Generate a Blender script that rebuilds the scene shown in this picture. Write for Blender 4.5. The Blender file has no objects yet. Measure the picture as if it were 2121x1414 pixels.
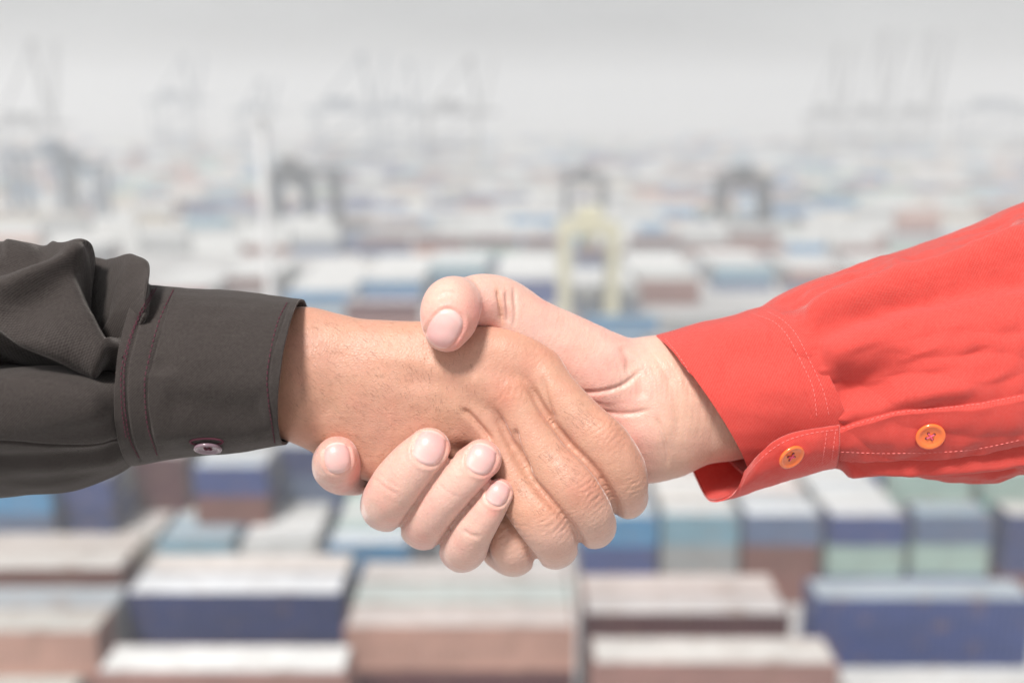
import bpy, bmesh, math, random
import numpy as np
from mathutils import Vector, Matrix
from mathutils.bvhtree import BVHTree
random.seed(7)
rs = np.random.RandomState(11)
S = bpy.context.scene
COL = S.collection
R = math.radians

# ---------------------------------------------------------------- camera, sky, sun, exposure
CAM_H = 40.0
PITCH = 13.81
FPX = 2062.0
CX, CY = 1060.5, 707.0
D = 375.0                      # millimetres from the lens to the clasped hands
cam = bpy.data.cameras.new("camera"); camo = bpy.data.objects.new("camera", cam); COL.objects.link(camo)
cam.lens = 35.0; cam.sensor_width = 36.0; cam.clip_start = 0.02; cam.clip_end = 20000
camo.location = (0, 0, CAM_H); camo.rotation_euler = (R(90 - PITCH), 0, 0)
cam.dof.use_dof = True; cam.dof.focus_distance = 0.363; cam.dof.aperture_fstop = 35.0 / 7.2
S.camera = camo
w = bpy.data.worlds.new("World"); S.world = w; w.use_nodes = True
nt = w.node_tree; bg = nt.nodes["Background"]
sky = nt.nodes.new("ShaderNodeTexSky"); sky.sky_type = 'NISHITA'; sky.sun_disc = False
SUN_EL, SUN_AZ = 58.0, 208.0
sky.sun_elevation = R(SUN_EL); sky.sun_rotation = R(SUN_AZ)
sky.air_density = 1.0; sky.dust_density = 2.2; sky.ozone_density = 1.0
hs = nt.nodes.new("ShaderNodeHueSaturation"); hs.inputs["Saturation"].default_value = 0.12
nt.links.new(sky.outputs[0], hs.inputs["Color"])
wtc = nt.nodes.new("ShaderNodeTexCoord"); wmp = nt.nodes.new("ShaderNodeMapping"); wmp.inputs["Scale"].default_value = (1, 1, 4)      # broken grey cloud cover
wn = nt.nodes.new("ShaderNodeTexNoise"); wn.inputs["Scale"].default_value = 2.2; wn.inputs["Detail"].default_value = 6; wn.inputs["Roughness"].default_value = .55
wr = nt.nodes.new("ShaderNodeMapRange"); wr.inputs[1].default_value = .3; wr.inputs[2].default_value = .7; wr.inputs[3].default_value = .50; wr.inputs[4].default_value = .95
wm = nt.nodes.new("ShaderNodeVectorMath"); wm.operation = 'MULTIPLY'
nt.links.new(wtc.outputs["Generated"], wmp.inputs[0]); nt.links.new(wmp.outputs[0], wn.inputs[0]); nt.links.new(wn.outputs[0], wr.inputs[0])
nt.links.new(hs.outputs[0], wm.inputs[0]); nt.links.new(wr.outputs[0], wm.inputs[1]); nt.links.new(wm.outputs[0], bg.inputs[0])
bg.inputs[1].default_value = 0.08
sl = bpy.data.lights.new("sun", 'SUN'); slo = bpy.data.objects.new("sun", sl); COL.objects.link(slo)
sl.energy = 2.8; sl.angle = R(11); sl.color = (1, .97, .93)
_a = R(SUN_AZ)
sd = Vector((math.sin(_a) * math.cos(R(SUN_EL)), math.cos(_a) * math.cos(R(SUN_EL)), math.sin(R(SUN_EL))))
slo.rotation_euler = sd.to_track_quat('Z', 'Y').to_euler(); slo.location = (0, 0, 90)
S.view_settings.view_transform = 'Standard'; S.view_settings.look = 'None'
S.view_settings.exposure = 0.87; S.view_settings.gamma = 1.0
S.cycles.volume_bounces = 2; S.cycles.max_bounces = 8; S.cycles.diffuse_bounces = 3
S.cycles.volume_max_steps = 64; S.cycles.use_denoising = True
CM = Matrix.Translation((0, 0, CAM_H)) @ Matrix.Rotation(R(90 - PITCH), 4, 'X')
HM = CM @ Matrix.Translation((0, 0, -D / 1000))       # frame of the clasped hands: x right, y up, z to the viewer

# ---------------------------------------------------------------- helpers
def tag(o, label=None, cat=None, group=None, kind=None):
    if label: o['label'] = label
    if cat: o['category'] = cat
    if group: o['group'] = group
    if kind: o['kind'] = kind
    return o
def link(o, parent=None):
    COL.objects.link(o)
    if parent is not None: o.parent = parent
    return o
def empty(name, loc=(0, 0, 0)):
    o = bpy.data.objects.new(name, None); o.location = loc; o.empty_display_size = .01
    return link(o)
def mesh_np(name, V, F, mat, parent=None, smooth=True):
    me = bpy.data.meshes.new(name)
    V = np.asarray(V, dtype=np.float32); F = np.asarray(F, dtype=np.int32)
    me.vertices.add(len(V)); me.vertices.foreach_set("co", V.ravel())
    n = F.shape[1]
    me.loops.add(F.size); me.loops.foreach_set("vertex_index", F.ravel())
    me.polygons.add(len(F)); me.polygons.foreach_set("loop_start", np.arange(0, F.size, n, dtype=np.int32))
    me.polygons.foreach_set("loop_total", np.full(len(F), n, dtype=np.int32))
    me.polygons.foreach_set("use_smooth", np.full(len(F), smooth))
    me.update(); me.validate()
    if mat: me.materials.append(mat)
    return link(bpy.data.objects.new(name, me), parent)
class MB:
    def __init__(s): s.v = []; s.f = []; s.m = []
    def box(s, x0, x1, y0, y1, z0, z1, mi=0):
        b = len(s.v)
        s.v += [(x0, y0, z0), (x1, y0, z0), (x1, y1, z0), (x0, y1, z0), (x0, y0, z1), (x1, y0, z1), (x1, y1, z1), (x0, y1, z1)]
        for q in ((0, 3, 2, 1), (4, 5, 6, 7), (0, 1, 5, 4), (1, 2, 6, 5), (2, 3, 7, 6), (3, 0, 4, 7)):
            s.f.append(tuple(b + i for i in q)); s.m.append(mi)
    def bar(s, a, b_, t, mi=0, n=4):
        a = Vector(a); b_ = Vector(b_); d = (b_ - a)
        if d.length < 1e-9: return
        q = d.to_track_quat('Z', 'Y'); b = len(s.v)
        for p in (a, b_):
            for i in range(n):
                an = 2 * math.pi * (i + .5) / n
                s.v.append(tuple(p + q @ Vector((math.cos(an) * t, math.sin(an) * t, 0))))
        for i in range(n):
            j = (i + 1) % n; s.f.append((b + i, b + j, b + n + j, b + n + i)); s.m.append(mi)
        s.f.append(tuple(b + n - 1 - i for i in range(n))); s.m.append(mi)
        s.f.append(tuple(b + n + i for i in range(n))); s.m.append(mi)
    def mesh(s, name, mats):
        me = bpy.data.meshes.new(name); me.from_pydata(s.v, [], s.f)
        for m in (mats if isinstance(mats, (list, tuple)) else [mats]): me.materials.append(m)
        me.polygons.foreach_set("material_index", s.m); me.update(); return me
    def build(s, name, mats, parent=None):
        return link(bpy.data.objects.new(name, s.mesh(name, mats)), parent)

def newmat(name):
    m = bpy.data.materials.new(name); m.use_nodes = True
    n = m.node_tree.nodes; return m, n, m.node_tree.links, n["Principled BSDF"]
def simple(name, col, rough=.6, **k):
    m, n, l, p = newmat(name); p.inputs["Base Color"].default_value = (*col, 1); p.inputs["Roughness"].default_value = rough
    for a, b in k.items(): p.inputs[a.replace('_', ' ')].default_value = b
    return m

# ---------------------------------------------------------------- materials
def mat_paint():
    m, n, l, p = newmat("container_paint")
    oi = n.new("ShaderNodeObjectInfo"); tc = n.new("ShaderNodeTexCoord")
    nz = n.new("ShaderNodeTexNoise"); nz.inputs["Scale"].default_value = .5; nz.inputs["Detail"].default_value = 5
    mp = n.new("ShaderNodeMapping"); mp.inputs["Scale"].default_value = (1, 1, 2.5)
    l.new(tc.outputs["Object"], mp.inputs[0]); l.new(mp.outputs[0], nz.inputs[0])
    cr = n.new("ShaderNodeMapRange"); cr.inputs[3].default_value = .55; cr.inputs[4].default_value = 1.22
    l.new(nz.outputs[0], cr.inputs[0])
    mx = n.new("ShaderNodeVectorMath"); mx.operation = 'MULTIPLY'
    l.new(oi.outputs["Color"], mx.inputs[0]); l.new(cr.outputs[0], mx.inputs[1])
    rz = n.new("ShaderNodeTexNoise"); rz.inputs["Scale"].default_value = .9; rz.inputs["Detail"].default_value = 6; rz.noise_dimensions = '4D'
    l.new(tc.outputs["Object"], rz.inputs["Vector"]); l.new(oi.outputs["Random"], rz.inputs["W"])
    rr_ = n.new("ShaderNodeMapRange"); rr_.inputs[1].default_value = .56; rr_.inputs[2].default_value = .74; rr_.inputs[4].default_value = .75; l.new(rz.outputs[0], rr_.inputs[0])
    mr_ = n.new("ShaderNodeMix"); mr_.data_type = 'RGBA'; mr_.inputs[7].default_value = (.20, .12, .08, 1); l.new(rr_.outputs[0], mr_.inputs[0])
    l.new(mx.outputs[0], mr_.inputs[6]); l.new(mr_.outputs[2], p.inputs["Base Color"])
    p.inputs["Roughness"].default_value = .55
    return m
def mat_vcol(name="container_paint_far"):
    m, n, l, p = newmat(name)
    a = n.new("ShaderNodeAttribute"); a.attribute_name = "paint"; l.new(a.outputs["Color"], p.inputs["Base Color"])
    p.inputs["Roughness"].default_value = .7
    return m
def mat_ground():
    m, n, l, p = newmat("pale_concrete_yard")
    tc = n.new("ShaderNodeTexCoord"); nz = n.new("ShaderNodeTexNoise"); nz.inputs["Scale"].default_value = .02; nz.inputs["Detail"].default_value = 8
    l.new(tc.outputs["Object"], nz.inputs[0])
    cr = n.new("ShaderNodeValToRGB"); cr.color_ramp.elements[0].position = .3; cr.color_ramp.elements[0].color = (.30, .30, .30, 1)
    cr.color_ramp.elements[1].position = .7; cr.color_ramp.elements[1].color = (.48, .47, .46, 1)
    l.new(nz.outputs[0], cr.inputs[0]); l.new(cr.outputs[0], p.inputs["Base Color"]); p.inputs["Roughness"].default_value = .9
    return m
def mat_skin(name, sss, rough):
    m, n, l, p = newmat(name)
    a = n.new("ShaderNodeAttribute"); a.attribute_name = "tone"
    tc = n.new("ShaderNodeTexCoord")
    def noise(sc, det=3, rg=.6):
        z = n.new("ShaderNodeTexNoise"); z.inputs["Scale"].default_value = sc; z.inputs["Detail"].default_value = det
        z.inputs["Roughness"].default_value = rg; l.new(tc.outputs["Object"], z.inputs[0]); return z
    z1 = noise(160, 4); z2 = noise(700, 3)
    mr = n.new("ShaderNodeMapRange"); mr.inputs[3].default_value = .92; mr.inputs[4].default_value = 1.07; l.new(z1.outputs[0], mr.inputs[0])
    mr2 = n.new("ShaderNodeMapRange"); mr2.inputs[3].default_value = .90; mr2.inputs[4].default_value = 1.10; l.new(z2.outputs[0], mr2.inputs[0])
    mm = n.new("ShaderNodeMath"); mm.operation = 'MULTIPLY'; l.new(mr.outputs[0], mm.inputs[0]); l.new(mr2.outputs[0], mm.inputs[1])
    vm = n.new("ShaderNodeVectorMath"); vm.operation = 'MULTIPLY'; l.new(a.outputs["Color"], vm.inputs[0]); l.new(mm.outputs[0], vm.inputs[1])
    # slight red / yellow mottling of the skin itself
    z3 = noise(60, 2); hu = n.new("ShaderNodeHueSaturation")
    mh = n.new("ShaderNodeMapRange"); mh.inputs[3].default_value = .490; mh.inputs[4].default_value = .507; l.new(z3.outputs[0], mh.inputs[0])
    l.new(mh.outputs[0], hu.inputs["Hue"]); l.new(vm.outputs[0], hu.inputs["Color"]); l.new(hu.outputs[0], p.inputs["Base Color"])
    p.inputs["Subsurface Weight"].default_value = sss
    p.inputs["Subsurface Radius"].default_value = (1, .35, .18); p.inputs["Subsurface Scale"].default_value = .0022
    p.inputs["Roughness"].default_value = rough; p.inputs["IOR"].default_value = 1.4
    p.inputs["Sheen Weight"].default_value = .4; p.inputs["Sheen Roughness"].default_value = .3
    v = n.new("ShaderNodeTexVoronoi"); v.inputs["Scale"].default_value = 900; v.feature = 'DISTANCE_TO_EDGE'
    wz = noise(300, 2); va = n.new("ShaderNodeVectorMath"); va.operation = 'MULTIPLY_ADD'
    va.inputs[1].default_value = (.0016,) * 3; l.new(wz.outputs["Color"], va.inputs[0]); l.new(tc.outputs["Object"], va.inputs[2]); l.new(va.outputs[0], v.inputs[0])
    b1 = n.new("ShaderNodeBump"); b1.inputs["Strength"].default_value = .45; b1.inputs["Distance"].default_value = .0004
    l.new(v.outputs[0], b1.inputs["Height"])
    b2 = n.new("ShaderNodeBump"); b2.inputs["Strength"].default_value = .18; b2.inputs["Distance"].default_value = .0010
    l.new(z1.outputs[0], b2.inputs["Height"]); l.new(b1.outputs[0], b2.inputs["Normal"]); l.new(b2.outputs[0], p.inputs["Normal"])
    return m
def mat_cloth(name, col, col2, per, sheen, strength=.5, tint=(1, 1, 1), thin=0):
    m, n, l, p = newmat(name)
    uv = n.new("ShaderNodeUVMap"); uv.uv_map = "UVMap"
    wv = []
    for ax in ('DIAGONAL', 'X', 'Y'):
        t = n.new("ShaderNodeTexWave"); t.bands_direction = ax; t.inputs["Scale"].default_value = per if ax == 'DIAGONAL' else per * 1.3
        t.inputs["Distortion"].default_value = 1.2; t.inputs["Detail"].default_value = 2; t.inputs["Detail Scale"].default_value = 2
        l.new(uv.outputs[0], t.inputs[0]); wv.append(t)
    ad = n.new("ShaderNodeMath"); l.new(wv[0].outputs[1], ad.inputs[0]); l.new(wv[1].outputs[1], ad.inputs[1])
    ad2 = n.new("ShaderNodeMath"); l.new(ad.outputs[0], ad2.inputs[0]); l.new(wv[2].outputs[1], ad2.inputs[1])
    nz = n.new("ShaderNodeTexNoise"); nz.inputs["Scale"].default_value = 900; nz.inputs["Detail"].default_value = 3
    l.new(uv.outputs[0], nz.inputs[0])
    ad3 = n.new("ShaderNodeMath"); ad3.operation = 'MULTIPLY_ADD'; ad3.inputs[1].default_value = 2.0
    l.new(nz.outputs[0], ad3.inputs[0]); l.new(ad2.outputs[0], ad3.inputs[2])
    mr = n.new("ShaderNodeMapRange"); mr.inputs[1].default_value = 1.2; mr.inputs[2].default_value = 4.0; l.new(ad3.outputs[0], mr.inputs[0])
    mx = n.new("ShaderNodeMix"); mx.data_type = 'RGBA'; mx.inputs[6].default_value = (*col2, 1); mx.inputs[7].default_value = (*col, 1)
    l.new(mr.outputs[0], mx.inputs[0]); l.new(mx.outputs[2], p.inputs["Base Color"])
    p.inputs["Roughness"].default_value = .85; p.inputs["Specular IOR Level"].default_value = .25
    p.inputs["Sheen Weight"].default_value = sheen; p.inputs["Sheen Tint"].default_value = (*tint, 1); p.inputs["Sheen Roughness"].default_value = .33
    b = n.new("ShaderNodeBump"); b.inputs["Strength"].default_value = strength; b.inputs["Distance"].default_value = .0002
    l.new(ad3.outputs[0], b.inputs["Height"])
    n2 = n.new("ShaderNodeTexNoise"); n2.inputs["Scale"].default_value = 110; n2.inputs["Detail"].default_value = 4; l.new(uv.outputs[0], n2.inputs[0])
    b2 = n.new("ShaderNodeBump"); b2.inputs["Strength"].default_value = .35; b2.inputs["Distance"].default_value = .0012
    l.new(n2.outputs[0], b2.inputs["Height"]); l.new(b.outputs[0], b2.inputs["Normal"]); l.new(b2.outputs[0], p.inputs["Normal"])
    if thin:                                   # thin cotton lets some daylight through
        tb = n.new("ShaderNodeBsdfTranslucent"); l.new(mx.outputs[2], tb.inputs[0]); ms = n.new("ShaderNodeMixShader"); ms.inputs[0].default_value = thin
        l.new(p.outputs[0], ms.inputs[1]); l.new(tb.outputs[0], ms.inputs[2]); l.new(ms.outputs[0], n["Material Output"].inputs["Surface"])
    return m
M_PAINT = mat_paint(); M_FAR = mat_vcol(); M_GROUND = mat_ground()
M_SKIN_A = mat_skin("tan_skin", .14, .45); M_SKIN_B = mat_skin("fair_skin", .2, .42)
M_BLACK = mat_cloth("black_twill", (.070, .060, .054), (.018, .012, .012), 600, .25, .45, (1, .93, .88))
M_RED = mat_cloth("coral_red_cotton", (.84, .155, .125), (.78, .06, .05), 560, .8, .5, (1, .75, .72), .3)
M_THREAD_A = simple("maroon_thread", (.09, .012, .03), .7)
M_THREAD_B = simple("pink_thread", (.85, .22, .20), .7)
M_BTN_A = simple("pale_mauve_button", (.20, .13, .16), .25, Coat_Weight=.5)
M_BTN_B = simple("orange_button", (.85, .16, .03), .22, Coat_Weight=.6)
M_HOLE = simple("pink_button_thread", (.8, .10, .18), .7)
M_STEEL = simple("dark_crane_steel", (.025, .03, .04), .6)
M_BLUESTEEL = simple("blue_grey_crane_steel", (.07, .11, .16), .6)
M_YELLOW = simple("pale_yellow_crane_paint", (.56, .53, .38), .5)
M_WHITE = simple("white_mast_paint", (.72, .72, .72), .5)
def mat_nail():
    m, n, l, p = newmat("fingernail")
    a = n.new("ShaderNodeAttribute"); a.attribute_name = "tone"; l.new(a.outputs["Color"], p.inputs["Base Color"])
    p.inputs["Roughness"].default_value = .38; p.inputs["Subsurface Weight"].default_value = .15; p.inputs["Subsurface Scale"].default_value = .002
    p.inputs["Coat Weight"].default_value = .15; p.inputs["Coat Roughness"].default_value = .2
    return m
M_NAIL = mat_nail()

# ---------------------------------------------------------------- the yard: ground, haze
def ray(px, py):
    return (CM.to_3x3() @ Vector(((px - CX) / FPX, (CY - py) / FPX, -1))).normalized()
def hit(px, py, z):                    # where the sight line through a point of the photograph meets a level
    d = ray(px, py); t = (z - CAM_H) / d.z; return Vector((0, 0, CAM_H)) + d * t
g = MB(); g.box(-2600, 2600, -200, 3400, -.5, 0)
tag(g.build("ground", M_GROUND), "pale concrete ground of the container yard", None, None, "structure")
hz = MB(); hz.box(-2700, 2700, -300, 3500, -1.5, 84)
mh, n_, l_, p_ = newmat("haze_air"); n_.remove(p_)
pv = n_.new("ShaderNodeVolumePrincipled"); pv.inputs["Density"].default_value = .0018
pv.inputs["Color"].default_value = (.93, .94, .95, 1); pv.inputs["Anisotropy"].default_value = .25
l_.new(pv.outputs[0], n_["Material Output"].inputs["Volume"])
tag(hz.build("haze", mh), "pale haze over the whole yard", None, None, "stuff")

# ---------------------------------------------------------------- shipping containers
WID, HGT = 2.44, 2.59
def container_meshes(L, tag_):
    wl = MB()                                       # corrugated side and end walls with rails and posts
    per = .42; nper = int((L - .3) / per); x0 = -L / 2 + .15; pitch = (L - .3) / nper
    for sy in (-1, 1):
        yo = sy * WID / 2 - sy * .03; yi = yo - sy * .045
        pts = []
        for i in range(nper):
            a = x0 + i * pitch
            pts += [(a, yo), (a + pitch * .32, yo), (a + pitch * .5, yi), (a + pitch * .82, yi)]
        pts.append((x0 + nper * pitch, yo))
        b = len(wl.v)
        for (x, y) in pts: wl.v += [(x, y, .16), (x, y, HGT - .12)]
        for i in range(len(pts) - 1):
            q = (b + 2 * i, b + 2 * i + 2, b + 2 * i + 3, b + 2 * i + 1); wl.f.append(q if sy < 0 else q[::-1]); wl.m.append(0)
        y0, y1 = sorted((sy * WID / 2, sy * (WID / 2 - .09)))
        wl.box(-L / 2 + .16, L / 2 - .16, y0, y1, 0, .16); wl.box(-L / 2 + .16, L / 2 - .16, y0, y1, HGT - .12, HGT - .02)
        for sx in (-1, 1):
            xa, xb = sorted((sx * L / 2, sx * (L / 2 - .16))); ya, yb = sorted((sy * WID / 2, sy * (WID / 2 - .16)))
            wl.box(xa, xb, ya, yb, 0, HGT)
    wl.box(-L / 2 + .03, -L / 2 + .08, -WID / 2 + .16, WID / 2 - .16, .02, HGT - .03)
    rf = MB(); nr = int(L / .6); p = (L - .36) / nr   # shallow ribbed roof
    for i in range(nr):
        a = -L / 2 + .18 + i * p
        rf.box(a, a + p * .55, -WID / 2 + .1, WID / 2 - .1, HGT - .1, HGT - .015)
        rf.box(a + p * .55, a + p, -WID / 2 + .1, WID / 2 - .1, HGT - .1, HGT - .04)
    dr = MB()
    for s in (-1, 1):
        ya, yb = sorted((s * .02, s * (WID / 2 - .17))); dr.box(L / 2 - .08, L / 2 - .03, ya, yb, .1, HGT - .06)
        for q in (.3, .8): dr.box(L / 2 - .03, L / 2 + .01, s * q - .02, s * q + .02, .1, HGT - .08)
    return (wl.mesh("wall" + tag_, M_PAINT), rf.mesh("roof" + tag_, M_PAINT), dr.mesh("door" + tag_, M_PAINT))
CM40 = container_meshes(12.19, ""); CM20 = container_meshes(6.06, "")
PAL = {  # wall colour, weathered roof colour paled with a painted hazy sheen
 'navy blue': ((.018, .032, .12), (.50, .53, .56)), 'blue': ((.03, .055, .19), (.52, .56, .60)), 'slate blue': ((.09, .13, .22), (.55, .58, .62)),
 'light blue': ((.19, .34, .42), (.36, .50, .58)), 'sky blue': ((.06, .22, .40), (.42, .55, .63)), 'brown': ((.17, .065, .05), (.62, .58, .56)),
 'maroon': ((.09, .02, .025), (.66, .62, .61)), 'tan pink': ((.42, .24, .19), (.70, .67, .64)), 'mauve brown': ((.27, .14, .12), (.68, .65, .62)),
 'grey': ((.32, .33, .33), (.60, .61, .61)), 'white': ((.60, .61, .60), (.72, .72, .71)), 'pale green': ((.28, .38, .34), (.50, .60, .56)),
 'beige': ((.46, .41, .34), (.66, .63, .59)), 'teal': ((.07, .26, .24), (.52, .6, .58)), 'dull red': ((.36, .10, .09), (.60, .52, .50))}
N_THING = [0]; FARBOX = []
def cont(xc, yf, lev, L, colour, label, group, roof=None):
    """one shipping container: xc centre, yf near side, lev storey (1 on the ground)"""
    N_THING[0] += 1
    wc, rc = PAL[colour]; j = random.uniform(.9, 1.1)
    t = empty("shipping_container", (xc, yf + WID / 2, (lev - 1) * HGT)); t.rotation_euler.z = R(random.uniform(-.35, .35))
    tag(t, label, "container", group)
    ms = CM40 if L > 8 else CM20
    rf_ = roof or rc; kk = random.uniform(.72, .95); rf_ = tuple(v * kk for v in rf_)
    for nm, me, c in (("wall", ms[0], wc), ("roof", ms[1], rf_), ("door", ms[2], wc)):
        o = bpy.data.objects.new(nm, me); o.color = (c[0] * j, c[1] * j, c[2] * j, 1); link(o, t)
    return t
def farbox(xc, yf, lev, L, colour, nlev=1):
    FARBOX.append((xc, yf, lev, L, colour, nlev))
ORD = ["leftmost", "second from the left", "third from the left", "fourth from the left", "fifth from the left", "sixth from the left",
       "seventh from the left", "eighth from the left", "ninth from the left", "tenth from the left", "eleventh from the left", "twelfth from the left"] + [q + " from the left" for q in ("thirteenth", "fourteenth", "fifteenth", "sixteenth", "seventeenth", "eighteenth", "nineteenth", "twentieth")]
ORDS = [q.replace(" from the left", "") for q in ORD]
YARD = "shipping containers stacked in the yard"
def block(px_l, py, lev, L, rows, where, under=None):
    """a block whose near top edge passes through (px_l, py) of the photo; rows = colours from near to far (roof override possible)"""
    p = hit(px_l, py, lev * HGT)
    for i, c in enumerate(rows):
        col, rf = c if isinstance(c, tuple) else (c, None)
        depth = ["front row", "second row", "third row", "fourth row", "fifth row", "sixth row"][i]
        lb = f"{col} container {where}" + (f", {depth}" if len(rows) > 1 else "")
        cont(p.x + L / 2, p.y + i * 2.56, lev, L, col, lb, YARD, rf)
        low = lev - 1
        if i == 0 and under:
            for k, uc in enumerate(under):
                cont(p.x + L / 2, p.y, low, L, uc, f"{uc} container below the {col}, {where}".replace("short stack", "stack"), YARD); low -= 1
        if low > 0: farbox(p.x + L / 2, p.y + i * 2.56, 1, L, random.choice(('grey', 'blue', 'brown', 'slate blue')), low)
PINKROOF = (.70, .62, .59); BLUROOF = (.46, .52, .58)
# nearest stacks, along the bottom of the picture
block(1226, 1372, 5, 12.19, ['mauve brown'], "at the bottom edge right of centre", ['mauve brown'])
block(1755, 1436, 4, 12.19, [('white', (.7, .7, .69))], "in the bottom right corner")
block(1692, 1240, 5, 12.19, [('blue', BLUROOF)], "at the right edge below the red cuff", ['blue', 'navy blue'])
block(1211, 1270, 4, 12.19, ['maroon', ('tan pink', PINKROOF)], "below the tan fingertips", ['maroon'])
block(712, 1297, 5, 12.19, [('tan pink', PINKROOF), ('pale green', (.58, .62, .60)), ('mauve brown', (.66, .62, .60))], "below the fair knuckles", ['maroon', 'brown'])
block(196, 1390, 5, 12.19, [('mauve brown', (.73, .73, .72))], "at the bottom edge left of centre", ['brown'])
block(258, 1228, 5, 12.19, [('navy blue', (.64, .65, .67)), ('grey', (.66, .61, .58))], "left of centre near the bottom", ['navy blue', 'grey'])
block(-288, 1308, 5, 12.19, [('tan pink', (.66, .64, .60)), ('grey', (.50, .54, .58))], "at the lower left edge", ['mauve brown', 'teal'])
block(-350, 1440, 4, 12.19, [('pale green', (.62, .64, .60))], "in the bottom left corner")
block(-180, 1178, 5, 12.19, [('brown', (.66, .63, .60)), ('beige', (.60, .55, .52))], "at the left edge below the black sleeve", ['maroon'])
# columns of short containers, left of the hands
for k, (x, y, rows, und) in enumerate([
    (-156, 1112, [('slate blue', BLUROOF), 'blue', 'brown', 'blue'], ['brown']),
    (8, 1108, [('brown', (.60, .55, .52)), ('beige', (.66, .64, .61)), 'blue', 'blue'], ['brown']),
    (166, 1112, [('grey', (.68, .66, .64)), ('beige', (.66, .62, .60)), ('white', None), ('white', None)], ['brown']),
    (326, 1118, [('light blue', (.38, .46, .52)), ('light blue', (.40, .49, .55)), ('beige', (.62, .60, .56)), ('maroon', (.64, .58, .56))], ['slate blue']),
    (500, 1120, [('white', (.70, .71, .71)), ('white', None), ('grey', (.66, .66, .64)), ('grey', (.60, .60, .58))], ['grey']),
    (678, 1126, [('sky blue', (.58, .62, .66)), ('pale green', (.48, .56, .54)), ('grey', (.62, .64, .62)), ('pale green', None)], ['blue'])]):
    block(x, y, 3 if k == 5 else 2, 6.06, rows, f"in the {ORDS[k]} short stack left of the hands", und)
# taller stacks behind those
for k, (x, y, c, und) in enumerate([(-60, 1000, ('sky blue', BLUROOF), ['slate blue']), (70, 985, ('blue', BLUROOF), ['navy blue']), (232, 942, ('maroon', None), ['maroon']),
                                    (398, 966, ('blue', (.50, .55, .60)), ['brown']), (562, 925, ('navy blue', None), ['slate blue']), (735, 935, ('blue', None), ['grey'])]):
    block(x, y, 4, 6.06, [c, random.choice(('grey', 'brown'))], f"in the {ORDS[k]} tall stack under the black cuff", und)
# columns of short containers, right of the hands
for k, (x, y, rows, und) in enumerate([
    (1204, 1068, [('sky blue', (.52, .58, .62)), 'blue', 'grey', 'grey'], ['blue']),
    (1374, 1066, [('light blue', (.70, .71, .71)), ('beige', (.70, .66, .63)), ('white', None), ('brown', (.62, .58, .55)), 'dull red'], ['grey']),
    (1545, 1066, [('slate blue', (.66, .69, .72)), ('grey', (.64, .66, .68)), ('tan pink', PINKROOF), ('white', None), 'grey'], ['brown']),
    (1722, 1068, [('blue', (.70, .71, .73)), ('white', None), ('grey', (.66, .69, .72)), ('white', None), 'grey'], ['pale green']),
    (1900, 1066, [('slate blue', (.42, .52, .60)), ('brown', (.58, .52, .48)), ('brown', (.52, .48, .45))], ['pale green']),
    (2090, 1066, [('navy blue', (.62, .60, .58)), ('beige', None), 'grey'], ['navy blue'])]):
    block(x, y, 3, 6.06, rows, f"in the {ORDS[k]} short stack below the red cuff", und)
block(1860, 975, 4, 6.06, [('pale green', (.5, .6, .56))], "left of the green pair under the red sleeve", ['pale green'])
block(2040, 975, 4, 6.06, [('pale green', (.5, .6, .56))], "right of the green pair under the red sleeve", ['teal'])
# long containers between the hands and the cranes
mid = [(60, 520, 'grey'), (290, 600, 'dull red'), (438, 575, 'brown'), (590, 603, 'sky blue'), (742, 583, 'sky blue'), (888, 552, 'light blue'), (1030, 580, 'blue'),
       (1190, 600, 'grey'), (1322, 578, 'mauve brown'), (1482, 553, 'light blue'), (1640, 560, 'mauve brown'), (1800, 560, 'grey')]
for k, (x, y, c) in enumerate(mid):
    rr = [(c, (.68, .69, .68)), (random.choice(('white', 'grey')), (.72, .72, .71)), (random.choice(('white', 'pale green', 'grey')), None)]
    pm = hit(x, y, 2 * HGT)
    for q in range(3, (13 if k in (3, 4, 6, 8) else 9)): farbox(pm.x + 6.1 + (q > 6) * .3, pm.y + q * 2.56, 1, 12.19, random.choice(('white', 'white', 'grey', 'white' if k != 5 else 'light blue')), 2)
    block(x, y, 2, 12.19, rr[:3], f"in the {ORDS[k]} long stack above the hands", None)
# stacks mostly hidden behind the hands and sleeves
cc = list(PAL)
n_row = 0
for yy in (96, 101, 118, 123.2, 138, 143.2, 158):
    x = -yy * .56; n_row += 1; k = 0
    while x < yy * .56:
        lev = random.choice((2, 3, 3, 4)) if yy < 120 else random.choice((1, 2, 2, 3))
        c = random.choice(cc)
        px = CX + FPX * (x + 3) / (yy + 5)
        if N_THING[0] < 285 and not (170 < px < 1100 and yy > 150):
            cont(x + 3, yy, lev, 6.06 if yy < 110 else 12.19, c, f"{c} container {ORD[k]} in the {ORDS[n_row - 1].replace('leftmost', 'nearest')} hazy row behind the hands", "containers half hidden behind the hands and sleeves")
        else: farbox(x + 3, yy, lev, 12.19, c)
        if lev > 1: farbox(x + 3, yy, 1, 6.06 if yy < 110 else 12.19, random.choice(cc), lev - 1)
        x += 6.6 if yy < 110 else 12.9; k += 1
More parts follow.
